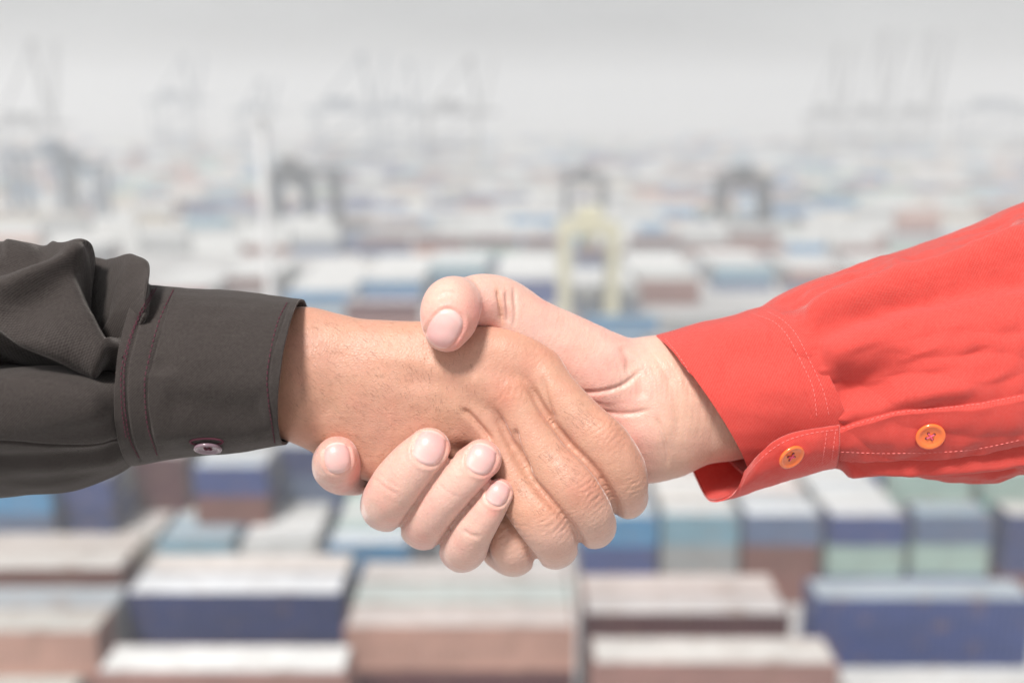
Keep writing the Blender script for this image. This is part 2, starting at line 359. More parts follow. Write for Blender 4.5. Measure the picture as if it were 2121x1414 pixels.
# the far yard, too many and too faint to take one by one
FARC = ['white'] * 4 + ['grey'] * 4 + ['beige'] * 2 + ['slate blue', 'mauve brown', 'pale green', 'light blue', 'tan pink', 'navy blue', 'maroon', 'blue', 'sky blue', 'brown']  # mostly pale paints, putting extra distance haze into the colours
y = 236.0
while y < 900:
    x = -y * .62 + random.uniform(0, 10)
    run = 0; lev = 2
    while x < y * .62:
        if run <= 0: run = random.randint(3, 8); lev = random.choice((0, 0, 1, 1, 2, 3)); cb = random.choice(FARC)
        if lev and random.random() < .85:
            farbox(x, y, 1, 12.19, random.choice((cb, random.choice(FARC))), max(1, lev + random.choice((-1, 0, 0))))
        x += 12.9; run -= 1
    y += random.choice((2.7, 2.7, 2.7, 11, 16)) * (1 + y / 900)
def build_far():
    V = []; F = []; C = []
    for (xc, yf, lev, L, colour, nl) in FARBOX:
        for q in range(nl):
            z0 = (lev - 1 + q) * HGT + .01; z1 = z0 + HGT - .03
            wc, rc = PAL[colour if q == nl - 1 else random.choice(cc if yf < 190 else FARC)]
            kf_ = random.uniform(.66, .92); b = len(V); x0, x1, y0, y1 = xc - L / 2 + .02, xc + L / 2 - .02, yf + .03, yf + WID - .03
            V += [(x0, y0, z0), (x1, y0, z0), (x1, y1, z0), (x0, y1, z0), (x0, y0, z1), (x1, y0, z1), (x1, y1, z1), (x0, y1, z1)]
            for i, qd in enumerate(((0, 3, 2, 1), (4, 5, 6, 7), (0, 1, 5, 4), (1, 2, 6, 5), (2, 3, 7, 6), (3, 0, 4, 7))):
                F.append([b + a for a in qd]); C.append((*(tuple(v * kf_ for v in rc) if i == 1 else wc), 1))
    o = mesh_np("container_rows", V, F, M_FAR, None, False)
    ca = o.data.color_attributes.new("paint", 'FLOAT_COLOR', 'CORNER')
    ca.data.foreach_set("color", np.repeat(np.array(C, dtype=np.float32), 4, axis=0).ravel())
    tag(o, "rows of shipping containers fading into the haze", None, None, "stuff")
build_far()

# ---------------------------------------------------------------- cranes and mast
def gantry(px, py, wpx, hpx, mat, label, arch=False, depth=9.0, trolley=.5, low=None):
    b = hit(px, py, 0); s = FPX / b.length; W = wpx / s; H = hpx / s
    t = empty("gantry_crane", b); tag(t, label, "crane", "gantry cranes standing in the haze")
    m2 = low or mat
    for sx in (-1, 1):
        for sy in (-1, 1):
            l = MB(); l.bar((sx * W / 2, sy * depth / 2, .9), (sx * W / 2 * (.8 if arch else 1), sy * depth / 2, H * .86), 1.25)
            l.bar((sx * W / 2 - .9, sy * depth / 2, .45), (sx * W / 2 + .9, sy * depth / 2, .45), .45, 0, 8); l.build("leg", m2, t)
        a = MB(); a.bar((sx * W / 2 * .98, -depth / 2, 2.2), (sx * W / 2 * .98, depth / 2, 2.2), .55); a.build("brace", m2, t)
        a = MB(); a.bar((sx * W / 2 * .9, -depth / 2, H * .55), (sx * W / 2 * .9, depth / 2, H * .55), .4); a.build("brace", m2, t)
    g_ = MB()
    for sy in (-1, 1):
        g_.bar((-W / 2 - 1, sy * depth / 2, H * .88), (W / 2 + 1, sy * depth / 2, H * .88), 1.05)
        if arch:
            g_.bar((-W * .4, sy * depth / 2, H * .86), (-W * .15, sy * depth / 2, H), .7); g_.bar((-W * .15, sy * depth / 2, H), (W * .15, sy * depth / 2, H), .7)
            g_.bar((W * .15, sy * depth / 2, H), (W * .4, sy * depth / 2, H * .86), .7)
    for q in range(5): g_.bar((-W / 2 + W * q / 4, -depth / 2, H * .9), (-W / 2 + W * q / 4, depth / 2, H * .9), .35)
    g_.build("girder", mat, t)
    tr = MB(); x = (trolley - .5) * W
    tr.box(x - 2.2, x + 2.2, -depth / 2 + 1, depth / 2 - 1, H * .9 + .6, H * .9 + 3.2); tr.build("trolley", mat, t)
    c = MB(); c.box(x - 1.2, x + 1.2, -1.2, 1.2, H * .72, H * .82); c.bar((x, 0, H * .82), (x, 0, H * .9), .12); c.build("cab", mat, t)
    return t
def quay_crane(px, py, wpx, hpx, mat, label, top, boom_up=True):
    b = hit(px, py, 0); s = FPX / b.length; W = wpx / s; H = hpx / s; A = top / s
    t = empty("quay_crane", b); tag(t, label, "crane", "quay cranes fading into the haze")
    for sx in (-1, 1):
        for sy in (-1, 1):
            l = MB(); l.bar((sx * W / 2, sy * 9, 0), (sx * W / 2, sy * 9, H), .8); l.build("leg", mat, t)
    g_ = MB()
    for sy in (-1, 1):
        g_.bar((-W / 2 - 6, sy * 4, H), (W / 2 + 12, sy * 4, H), 1.1); g_.bar((-W / 2, sy * 9, H * .4), (W / 2, sy * 9, H * .4), .9)
        g_.bar((-W / 2, sy * 9, H * .4), (W / 2, sy * 9, H), .5)
    g_.box(-W * .3, W * .2, -5, 5, H + 1.5, H + 6); g_.build("girder", mat, t)
    f = MB(); f.bar((W / 2, -5, H), (W * .35, 0, A), .55); f.bar((W / 2, 5, H), (W * .35, 0, A), .9); f.bar((-W / 2, 0, H), (W * .35, 0, A), .7)
    f.box(W * .35 - 2, W * .35 + 2, -2, 2, A - 2, A + 1); f.build("frame", mat, t)
    bm = MB()
    if boom_up: bm.bar((W / 2 + 3, -2, H), (W / 2 + 9, -2, A * 1.02), .6); bm.bar((W / 2 + 3, 2, H), (W / 2 + 9, 2, A * 1.02), .6)
    else: bm.bar((W / 2 + 3, 0, H), (W / 2 + 40, 0, H + 2), 1.2)
    bm.build("boom", mat, t)
    return t
gantry(633, 502, 132, 162, M_STEEL, "dark four legged gantry crane just right of the white mast", trolley=.3)
gantry(612, 492, 60, 138, M_BLUESTEEL, "blue grey narrow gantry crane standing inside the dark one beside the mast", trolley=.7)
gantry(1215, 672, 100, 235, M_YELLOW, "pale yellow gantry crane rising behind the thumb and wrist", depth=8, low=M_YELLOW)
gantry(1210, 452, 75, 95, M_STEEL, "dark gantry crane seen just above the yellow crane", depth=12)
gantry(1532, 503, 100, 145, M_STEEL, "dark gantry crane with an arched top left of the red sleeve", True)
gantry(100, 485, 90, 170, M_BLUESTEEL, "blue grey gantry crane above the black sleeve, left one of two", trolley=.8)
gantry(185, 480, 60, 140, M_BLUESTEEL, "blue grey narrow gantry crane above the black sleeve, right one of two", trolley=.2)
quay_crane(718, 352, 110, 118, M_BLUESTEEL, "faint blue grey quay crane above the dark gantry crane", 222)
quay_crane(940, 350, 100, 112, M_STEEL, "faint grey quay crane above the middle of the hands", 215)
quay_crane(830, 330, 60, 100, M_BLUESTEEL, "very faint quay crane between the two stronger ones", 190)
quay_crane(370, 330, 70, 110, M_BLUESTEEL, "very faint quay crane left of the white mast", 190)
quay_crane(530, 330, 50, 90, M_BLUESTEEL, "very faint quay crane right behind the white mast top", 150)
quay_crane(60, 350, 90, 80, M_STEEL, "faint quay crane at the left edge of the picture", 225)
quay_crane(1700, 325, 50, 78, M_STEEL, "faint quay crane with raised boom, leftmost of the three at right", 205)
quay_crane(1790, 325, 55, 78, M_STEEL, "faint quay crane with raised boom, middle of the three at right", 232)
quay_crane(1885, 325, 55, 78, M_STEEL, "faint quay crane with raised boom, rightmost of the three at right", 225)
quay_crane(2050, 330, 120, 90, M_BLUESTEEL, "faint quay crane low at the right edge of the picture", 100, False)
b = hit(578, 880, 0); mt = empty("light_mast", b); tag(mt, "tall white lighting mast behind the black cuff", "light mast")
m_ = MB(); m_.bar((0, 0, .5), (0, 0, 38), .58, 0, 12); m_.build("pole", M_WHITE, mt)
m_ = MB(); m_.box(-1.1, 1.1, -1.1, 1.1, 0, .5); m_.build("base", M_GROUND, mt)
m_ = MB(); m_.bar((0, 0, 37.6), (0, 0, 38.0), 1.0, 0, 16); m_.build("lamp_ring", M_WHITE, mt)
for q in range(8):
    an = q * math.pi / 4; m_ = MB(); m_.box(math.cos(an) * 1.2 - .3, math.cos(an) * 1.2 + .3, math.sin(an) * 1.2 - .3, math.sin(an) * 1.2 + .3, 37.5, 37.95)
    m_.build("floodlight", M_WHITE, mt)

# ================================================================ the hands
def P3(px, py, z):
    k = (D - z) / FPX; return np.array([(px - CX) * k, (CY - py) * k, z])
def pix(V):                                    # millimetres in the hands' frame -> photograph coordinates
    k = FPX / (D - V[:, 2]); return CX + V[:, 0] * k, CY - V[:, 1] * k
def spline(K, n):
    K = np.asarray(K, float); m = len(K)
    Kp = np.vstack([2 * K[0] - K[1], K, 2 * K[-1] - K[-2]]); out = []
    for i in range(m - 1):
        p0, p1, p2, p3 = Kp[i], Kp[i + 1], Kp[i + 2], Kp[i + 3]
        for t in np.arange(n) / n:
            out.append(.5 * ((2 * p1) + (-p0 + p2) * t + (2 * p0 - 5 * p1 + 4 * p2 - p3) * t * t + (-p0 + 3 * p1 - 3 * p2 + p3) * t ** 3))
    out.append(K[-1]); return np.array(out)
class Tube:
    def __init__(s, knots, sq=1.0, n=7):
        a = []
        for k in knots:
            px, py, z, r = k[:4]; p = P3(px, py, z); a.append([*p, r * (D - z) / FPX, k[4] if len(k) > 4 else sq])
        s.k = spline(a, n).astype(np.float32); R_ = s.k[:, 3:4]; s.lo = (s.k[:, :3] - R_).min(0); s.hi = (s.k[:, :3] + R_).max(0)
    def __call__(s, Pall):
        e = np.maximum(np.maximum(s.lo - Pall, Pall - s.hi), 0); far = np.sqrt((e * e).sum(1)).astype(np.float32)
        m = far < 7; out = far.copy(); P = Pall[m]          # far from the tube its box is close enough
        if not len(P): return out
        d = np.full(len(P), 1e9, np.float32); K = s.k
        for i in range(len(K) - 1):
            a, b = K[i], K[i + 1]; q = .5 * (a[4] + b[4])
            ab = (b[:3] - a[:3]).copy(); ab[2] /= q
            px = P[:, 0] - a[0]; py = P[:, 1] - a[1]; pz = (P[:, 2] - a[2]) / q
            L = float(ab @ ab) + 1e-9
            t = np.clip((px * ab[0] + py * ab[1] + pz * ab[2]) / L, 0, 1)
            dx = px - t * ab[0]; dy = py - t * ab[1]; dz = pz - t * ab[2]
            np.minimum(d, np.sqrt(dx * dx + dy * dy + dz * dz) - (a[3] + t * (b[3] - a[3])), out=d)
        out[m] = d; return out
def smin(a, b, k):
    h = np.maximum(k - np.abs(a - b), 0) / k; return np.minimum(a, b) - h * h * k * .25
def hand_sdf(palm, fingers, kp, kf, kj):
    def f(P):
        d = palm[0](P)
        for t in palm[1:]: d = smin(d, t(P), kp)
        e = None
        for t in fingers:
            x = t(P); e = x if e is None else smin(e, x, kf)
        return smin(d, e, kj)
    return f
def surface_nets(f, lo, hi, h):
    ax = [np.arange(lo[i], hi[i] + h, h, dtype=np.float32) for i in range(3)]
    nx, ny, nz = map(len, ax)
    # evaluate coarse first, refine only near the surface
    c = 5; cs = [a[::c] + h * c / 2 for a in ax]
    G = np.stack(np.meshgrid(*cs, indexing='ij'), -1).reshape(-1, 3); dc = f(G)
    near = (np.abs(dc) < h * c * 1.9).reshape([len(a) for a in cs])
    V = np.where(dc.reshape(near.shape) > 0, 9., -9.).astype(np.float32)
    V = np.repeat(np.repeat(np.repeat(V, c, 0), c, 1), c, 2)[:nx, :ny, :nz].copy()
    nm = np.repeat(np.repeat(np.repeat(near, c, 0), c, 1), c, 2)[:nx, :ny, :nz]
    I = np.argwhere(nm)
    V[nm] = f(np.stack([ax[0][I[:, 0]], ax[1][I[:, 1]], ax[2][I[:, 2]]], -1))
    s = V < 0
    cnt = np.zeros((nx - 1, ny - 1, nz - 1), np.int8)
    for dx in (0, 1):
        for dy in (0, 1):
            for dz in (0, 1): cnt += s[dx:nx - 1 + dx, dy:ny - 1 + dy, dz:nz - 1 + dz]
    act = (cnt > 0) & (cnt < 8); A = np.argwhere(act)
    idx = np.full(act.shape, -1, np.int32); idx[act] = np.arange(len(A))
    acc = np.zeros((len(A), 3)); num = np.zeros(len(A))
    for axis in range(3):
        for u in (0, 1):
            for v in (0, 1):
                o = [0, 0, 0]; o[(axis + 1) % 3] = u; o[(axis + 2) % 3] = v; e = list(o); e[axis] = 1
                a = V[A[:, 0] + o[0], A[:, 1] + o[1], A[:, 2] + o[2]]; b = V[A[:, 0] + e[0], A[:, 1] + e[1], A[:, 2] + e[2]]
                m = (a < 0) != (b < 0); t = np.where(m, a / np.where(m, a - b, 1), 0)
                p = np.tile(np.array(o, float), (len(A), 1)); p[:, axis] += t
                acc[m] += p[m]; num[m] += 1
    P = (A + acc / num[:, None]) * h + np.array([a[0] for a in ax])
    F = []
    for axis in range(3):
        sl0 = [slice(1, -1)] * 3; sl1 = [slice(1, -1)] * 3
        sl0[axis] = slice(0, -1); sl1[axis] = slice(1, None)
        a = s[tuple(sl0)]; b = s[tuple(sl1)]
        for flip in (0, 1):
            m = (a & ~b) if not flip else (~a & b); E = np.argwhere(m)
            if not len(E): continue
            for q in range(3):
                if q != axis: E[:, q] += 1
            u = (axis + 1) % 3; v = (axis + 2) % 3
            def at(du, dv):
                c_ = E.copy(); c_[:, u] += du; c_[:, v] += dv; return idx[c_[:, 0], c_[:, 1], c_[:, 2]]
            q = np.stack([at(-1, -1), at(0, -1), at(0, 0), at(-1, 0)], -1)
            F.append(q if not flip else q[:, ::-1])
    F = np.vstack(F); F = F[(F >= 0).all(1)]
    return P, F
def vnormals(me):
    n = np.empty(len(me.vertices) * 3, np.float32); me.vertex_normals.foreach_get("vector", n); return n.reshape(-1, 3)
def vco(me):
    n = np.empty(len(me.vertices) * 3, np.float32); me.vertices.foreach_get("co", n); return n.reshape(-1, 3)
def project(me, f, it=2):
    for _ in range(it):
        V = vco(me); N = vnormals(me); d0 = f(V); d1 = f(V + N * .25); g_ = np.clip((d1 - d0) / .25, .35, 3)
        V = V - N * np.clip(d0 / g_, -1.5, 1.5)[:, None]; me.vertices.foreach_set("co", V.astype(np.float32).ravel()); me.update()
def wnoise(V, lam, seed, n=10):
    r = np.random.RandomState(seed); o = np.zeros(len(V))
    for _ in range(n):
        d = r.normal(size=3); d /= np.linalg.norm(d); o += np.sin((V @ d) * 2 * math.pi / (lam * r.uniform(.7, 1.4)) + r.uniform(0, 6.28))
    return o / math.sqrt(n)
def pldist(x, y, pts):                          # distance in photo units to a polyline
    pts = spline([(a, b_, 0) for a, b_ in pts], 4)[:, :2] if len(pts) > 2 else np.array(pts, float)
    d = np.full(len(x), 1e9); tt = np.zeros(len(x)); n = len(pts) - 1
    for i in range(n):
        a, b_ = pts[i], pts[i + 1]; ab = b_ - a; L = ab @ ab + 1e-9
        t = np.clip(((x - a[0]) * ab[0] + (y - a[1]) * ab[1]) / L, 0, 1)
        q = np.hypot(x - a[0] - t * ab[0], y - a[1] - t * ab[1]); m = q < d; d[m] = q[m]; tt[m] = (i + t[m]) / n
    return d, tt
def build_hand(name, f, lo, hi, h, detail, mat, parent, tubes, cw):
    P, F = surface_nets(f, lo, hi, h)
    o = mesh_np("tmp", P, F, None); project(o.data, f, 2)
    md = o.modifiers.new("s", 'SUBSURF'); md.levels = 1; md.subdivision_type = 'CATMULL_CLARK'
    dg = bpy.context.evaluated_depsgraph_get(); me = bpy.data.meshes.new_from_object(o.evaluated_get(dg)); me.name = name
    old = o.data; bpy.data.objects.remove(o); bpy.data.meshes.remove(old)
    project(me, f, 1)
    V = vco(me); N = vnormals(me); x, y = pix(V)
    disp, tone = detail(V, N, x, y)
    E = np.empty(len(me.edges) * 2, np.int32); me.edges.foreach_get("vertices", E); E = E.reshape(-1, 2)
    deg = np.bincount(E.ravel(), minlength=len(V)).astype(float)
    def relax(A, k=1):
        for _ in range(k):
            S_ = np.stack([np.bincount(E[:, 0], A[E[:, 1], c], len(V)) + np.bincount(E[:, 1], A[E[:, 0], c], len(V)) for c in range(3)], -1) / deg[:, None]
            A = .45 * A + .55 * S_
        return A
    Ns = relax(N.astype(float), 6); Ns /= np.linalg.norm(Ns, axis=1, keepdims=True)
    V2 = V + relax(Ns * disp[:, None], 1)
    cr = crease(V, tubes, 1, *cw)
    V2 = V2 + relax(relax(Ns, 12) * cr[:, None], 3)
    me.vertices.foreach_set("co", (V2 / 1000).astype(np.float32).ravel())
    ca = me.color_attributes.new("tone", 'FLOAT_COLOR', 'POINT')
    ca.data.foreach_set("color", np.hstack([tone, np.ones((len(V), 1))]).astype(np.float32).ravel())
    me.polygons.foreach_set("use_smooth", np.ones(len(me.polygons), bool)); me.materials.clear(); me.materials.append(mat); me.update()
    ob = link(bpy.data.objects.new(name, me), parent)
    pv = np.empty(len(me.polygons) * 4, np.int32); me.polygons.foreach_get("vertices", pv)
    ob_bvh = BVHTree.FromPolygons([tuple(v) for v in V2], pv.reshape(-1, 4).tolist())
    return ob, ob_bvh
def smooth01(x, a, b): t = np.clip((x - a) / (b - a), 0, 1); return t * t * (3 - 2 * t)
def groove(x, y, front, pts, w_, depth, taper=True):
    d, t = pldist(x, y, pts); e = np.exp(-(d / w_) ** 2) * front
    if taper: e = e * np.clip(np.sin(np.pi * np.clip(t, .02, .98)) * 1.8, 0, 1)
    return -depth * e
def crease(V, tubes, front, w_, depth):
    """the deep line where two neighbouring fingers press together"""
    D_ = np.sort(np.stack([t(V) for t in tubes]), axis=0); g_ = D_[1] - D_[0]
    return -depth * np.exp(-(g_ / w_) ** 2) * np.exp(-np.clip(D_[0] - .4, 0, 9) / 1.2)
def knuckle(V, x, y, front, c, ang, a, b_, lam, depth, seed):
    """transverse wrinkles of a bent finger joint, opening round an oval"""
    ca, sa = math.cos(R(ang)), math.sin(R(ang)); u = (x - c[0]) * ca - (y - c[1]) * sa; v = -(x - c[0]) * sa - (y - c[1]) * ca
    nn = wnoise(V, 4.0, seed) * 2.2 + wnoise(V, 1.8, seed + 5) * 1.0
    uu = np.abs(u) - .010 * v * v * np.clip(1.2 - np.abs(u) / a, 0, 1) + nn
    m = np.exp(-((u / a) ** 2 + (v / b_) ** 2) * 1.1) * front
    s = np.cos(2 * np.pi * uu / lam); s = -np.clip(s - .25, 0, 1) ** 1.3
    return depth * s * m * (1 + .35 * wnoise(V, 3, seed + 9))

personA = empty("person"); personA.matrix_world = HM
tag(personA, "tan hand and forearm in a black shirt sleeve, reaching in from the left", "person")
personB = empty("person"); personB.matrix_world = HM
tag(personB, "fair hand and forearm in a coral red shirt sleeve, reaching in from the right", "person")

A_palm = [Tube([(-150, 790, -40, 100), (150, 788, -30, 98), (320, 782, -14, 112), (480, 776, -7, 128), (600, 770, -3, 132), (660, 772, -2, 118)], .72),
          Tube([(640, 724, -2, 78), (720, 736, 0, 78), (800, 740, 1, 77), (950, 738, 4, 69), (1050, 746, 5, 64), (1108, 766, 3, 51)], .74),
          Tube([(640, 775, 0, 100), (850, 790, 3, 84), (985, 800, 6, 66), (1058, 814, 7, 54)], .74),
          Tube([(640, 815, -2, 88), (850, 862, 1, 76), (1005, 868, 3, 54)], .76),
          Tube([(655, 846, -5, 78), (760, 900, -6, 90), (860, 925, -5, 84), (945, 950, -6, 64)], .78)]
A_f = [Tube([(1050, 750, 2, 50), (1110, 768, 4, 51), (1150, 815, 7, 49), (1203, 874, 9, 52), (1252, 925, 10, 57), (1283, 975, 8, 55), (1296, 1014, 3, 46), (1298, 1034, -8, 40), (1262, 1010, -27, 44), (1235, 985, -36, 38)]),
       Tube([(1010, 800, 3, 50), (1062, 824, 6, 51), (1096, 885, 8, 50), (1136, 950, 10, 55), (1180, 1002, 12, 60), (1212, 1046, 9, 57), (1228, 1080, 1, 49), (1226, 1087, -12, 46), (1195, 1050, -28, 46), (1170, 1020, -37, 40)]),
       Tube([(960, 830, 2, 50), (1008, 872, 4, 46), (1042, 940, 5, 47), (1080, 1012, 7, 55), (1119, 1062, 9, 61), (1142, 1098, 6, 57), (1149, 1122, -3, 52), (1146, 1125, -16, 48), (1120, 1085, -30, 46), (1100, 1050, -38, 40)]),
       Tube([(900, 900, -4, 50), (960, 960, -5, 50), (1020, 1020, -5, 45), (1048, 1075, -2, 49), (1062, 1122, -2, 50), (1066, 1143, -10, 48), (1055, 1147, -20, 43), (1036, 1140, -29, 38)]),
       Tube([(700, 740, -8, 62), (800, 735, -28, 60), (900, 745, -50, 55), (990, 770, -58, 50), (1060, 790, -58, 44)])]
B_palm = [Tube([(2300, 700, -40, 190), (1900, 745, -32, 165), (1650, 785, -26, 140), (1500, 818, -22, 136), (1430, 828, -21, 136), (1350, 850, -20, 140), (1310, 870, -22, 120)], .74),
          Tube([(1370, 800, -22, 100), (1300, 800, -18, 98), (1235, 778, -14, 98), (1165, 735, -10, 88), (1095, 688, -5, 74), (1045, 640, -2, 60), (1000, 624, 3, 53)], .85),
          Tube([(1360, 870, -22, 118), (1300, 890, -24, 108), (1180, 900, -30, 95), (1060, 920, -34, 75)], .8),
          Tube([(1340, 830, -26, 100), (1150, 820, -34, 90), (1000, 830, -38, 78), (900, 850, -38, 62)], .7)]
B_f = [Tube([(1090, 690, -5, 60), (1035, 632, 0, 54), (990, 622, 4, 50), (962, 626, 7, 50)]),
       Tube([(950, 624, 9, 50), (936, 634, 14, 61), (931, 656, 18, 60), (925, 682, 20, 47)]),
       Tube([(900, 850, -40, 50), (830, 930, -42, 50), (765, 975, -34, 44), (722, 980, -18, 45), (702, 970, -4, 51), (697, 957, 5, 50), (698, 947, 10, 44)]),
       Tube([(950, 870, -40, 50), (880, 960, -43, 52), (822, 1022, -34, 54), (802, 1045, -14, 54), (806, 1036, 3, 56), (824, 1005, 12, 56), (855, 966, 16, 53), (888, 931, 17, 46)]),
       Tube([(1010, 890, -40, 50), (950, 980, -43, 50), (900, 1060, -34, 52), (880, 1084, -14, 53), (886, 1074, 2, 53), (912, 1036, 11, 52), (956, 990, 16, 48), (997, 951, 17, 42)]),
       Tube([(1070, 900, -38, 45), (1010, 1010, -42, 45), (978, 1090, -34, 45), (958, 1132, -16, 47), (962, 1130, -1, 49), (978, 1100, 9, 44), (1005, 1062, 14, 38), (1031, 1021, 16, 32)])]
def front_of(N): return smooth01(N[:, 2], .05, .45)
def detail_A(V, N, x, y):
    f = front_of(N); d = .05 * wnoise(V, 9, 3) + .025 * wnoise(V, 4, 4)
    for a in ((( 955, 845), (975, 862), (1000, 890), (1022, 918)), ((1066, 885), (1070, 912), (1080, 945), (1100, 980))): d += groove(x, y, f, a, 6, 1.7)
    d += groove(x, y, f, ((1122, 775), (1130, 815), (1140, 850), (1150, 872)), 6, .9)
    d += 0
    # low tendon ridges and hollows of the back of the hand
    d += -groove(x, y, f, ((760, 730), (900, 760), (1040, 808)), 22, .7) - groove(x, y, f, ((780, 800), (900, 845), (1000, 868)), 20, .45)
    d += groove(x, y, f, ((820, 785), (930, 800), (1000, 850)), 20, .6) + groove(x, y, f, ((700, 700), (690, 800), (670, 880)), 30, .8)
    d += -groove(x, y, f, ((620, 850), (640, 880), (650, 900)), 26, .8, False)
    kn = [((1056, 812), -20, 40, 34, 13, .30), ((1112, 738), -40, 40, 30, 12, .16), ((1256, 893), -48, 40, 34, 12, .55), ((1221, 1012), -52, 42, 38, 12, .62), ((1152, 1077), -50, 42, 38, 12, .6), ((1048, 1090), -70, 60, 40, 14, .5),
          ((1318, 1010), -70, 30, 26, 10, .45), ((1250, 1100), -60, 20, 34, 9, .35), ((1100, 1150), -60, 26, 26, 9, .3)]
    for c in ((1256, 890), (1216, 1008), (1148, 1068)): d += .7 * f * np.exp(-(((x - c[0]) / 30) ** 2 + ((y - c[1]) / 30) ** 2))
    for i, (c, ang, a, b_, lam, dep) in enumerate(kn): d += knuckle(V, x, y, f, c, ang, a, b_, lam, dep * .85, 30 + i * 3)
    base = np.array([.53, .285, .20]); t = np.tile(base, (len(V), 1))
    pink = np.zeros(len(V)); brown = np.zeros(len(V))
    pink += .85 * np.exp(-(((x - 1050) / 45) ** 2 + ((y - 808) / 38) ** 2)) + .35 * np.exp(-(((x - 1110) / 40) ** 2 + ((y - 740) / 30) ** 2))
    for c in ((1256, 893), (1221, 1015), (1152, 1080)): pink += .45 * np.exp(-(((x - c[0]) / 42) ** 2 + ((y - c[1]) / 42) ** 2))
    tip = smooth01(y + .35 * (x - 1100), 1060, 1150); pink += .0 * tip
    pk = np.array([.53, .23, .155]); pale = np.array([.72, .48, .40])
    pink = np.clip(pink + .12 * wnoise(V, 14, 77) + .07 * wnoise(V, 5, 80), 0, 1)[:, None]
    t = t * (1 - pink) + pk * pink
    tip = (tip * .55)[:, None]; t = t * (1 - tip) + pale * tip  # light from below put into the skin colour of the lower fingers
    wr = (smooth01(x, 690, 600) * .25)[:, None]; t = t * (1 - wr) + np.array([.52, .24, .15]) * wr
    return d, t
def detail_B(V, N, x, y):
    f = front_of(N); d = .05 * wnoise(V, 10, 13) + .02 * wnoise(V, 4, 14)
    for pts, w_, dep in ((((1195, 812), (1240, 812), (1290, 798), (1330, 765)), 5, .7), (((1235, 850), (1290, 858), (1350, 848)), 5, .5), (((1357, 860), (1370, 890), (1381, 930), (1384, 968)), 4, .55),
                         (((1300, 735), (1325, 780), (1330, 830)), 10, .5), (((1285, 715), (1300, 740), (1302, 780)), 8, .45), (((1380, 760), (1400, 830), (1410, 900)), 12, .5),
                         (((1030, 598), (1036, 630), (1041, 672)), 4, .9), (((1048, 600), (1052, 640), (1052, 672)), 4, .7), (((1064, 592), (1068, 640), (1064, 680)), 4, .45),
                         (((768, 985), (798, 1010), (826, 1026)), 4, .2), (((775, 972), (806, 998), (832, 1012)), 4, .12), (((905, 1000), (930, 1020), (950, 1030)), 4, .16), (((955, 1095), (975, 1108), (998, 1112)), 5, .35),
                         (((905, 622), (925, 612), (948, 614)), 5, .3), (((900, 606), (925, 598), (950, 602)), 5, .2)):
        d += groove(x, y, f, pts, w_, dep * 1.4)
    for q in range(16):                       # fine parallel folds where wrist and palm meet
        x0 = 1262 + q * 9.5; yy_ = 742 + 12 * math.sin(q * 1.7); d += groove(x, y, f, ((x0 - 6, yy_), (x0 + 6 + q, yy_ + 45), (x0 + 2 + q * 1.4, yy_ + 95)), 3, .09 + .05 * (q % 3))
    for q in range(7): d += groove(x, y, f, ((1215 + q * 8, 826 + q * 5), (1262 + q * 6, 838 + q * 3), (1330 + q * 5, 822 + q * 8)), 3, .12)
    for q in range(6): d += groove(x, y, f, ((1398 + q * 14, 740), (1410 + q * 15, 820), (1400 + q * 14, 930)), 5, .07 + .05 * (q % 2))
    d += -groove(x, y, f, ((1400, 900), (1330, 905), (1260, 900)), 30, .8)
    # nail beds: a low rim round every nail
    for nl in NAILS_B:
        (cx, cy), ang, hl, hw = nl[:4]; ca, sa = math.cos(R(ang)), math.sin(R(ang)); u = ((x - cx) * ca - (y - cy) * sa) / hl; v = (-(x - cx) * sa - (y - cy) * ca) / hw
        r = (np.abs(u) ** 2.4 + np.abs(v) ** 2.4) ** (1 / 2.4)
        d += f * (-.45 * np.exp(-((r - 1.02) / .07) ** 2) * (u < .75) + .30 * np.exp(-((r - 1.22) / .12) ** 2) * (u < .6) - .15 * (r < 1))
    base = np.array([.67, .415, .34]); t = np.tile(base, (len(V), 1)); pink = np.zeros(len(V))
    for cx, cy, r_, a in ((940, 690, 55, .8), (700, 920, 50, .5), (720, 1000, 50, .3), (905, 905, 55, .45), (1015, 930, 50, .5), (1045, 1000, 45, .5), (1025, 1058, 16, .6), (1230, 760, 90, .25), (1230, 900, 80, .5), (1300, 950, 70, .4), (800, 1000, 50, .25), (870, 1130, 40, .3), (1010, 640, 40, .4)):
        pink += a * np.exp(-(((x - cx) / r_) ** 2 + ((y - cy) / r_) ** 2))
    pink = np.clip(pink * 1.15 + .16 * wnoise(V, 13, 78) + .08 * wnoise(V, 5, 79), 0, 1)[:, None]; t = t * (1 - pink) + np.array([.72, .31, .255]) * pink
    tn = (smooth01(x, 1300, 1420) * .7)[:, None]; t = t * (1 - tn) + np.array([.60, .36, .26]) * tn
    # yellowish fold marks of the thumb joint
    yl = np.exp(-(pldist(x, y, ((1030, 598), (1036, 630), (1041, 672)))[0] / 5) ** 2)[:, None] * .3; t = t * (1 - yl) + np.array([.62, .30, .14]) * yl
    return d, t
# nails: centre, direction to the free edge (degrees), half length, half width, tip colour mix
NAILS_B = [((921, 681), 236, 43, 33), ((699, 948), 97, 33, 28), ((890, 927), 68, 37, 33), ((997, 950), 66, 33, 30), ((1031, 1021), 62, 27, 24)]
fA = hand_sdf(A_palm, A_f, 6.0, 1.3, 3.6); fB = hand_sdf(B_palm, B_f, 6.0, 1.0, 3.2)
hA, bvhA = build_hand("hand", fA, (-235, -100, -80), (64, 40, 34), .95, detail_A, M_SKIN_A, personA, A_f[:4], (1.9, 1.7))
hB, bvhB = build_hand("hand", fB, (-80, -102, -85), (250, 48, 40), .95, detail_B, M_SKIN_B, personB, B_f[1:], (1.3, 1.5))

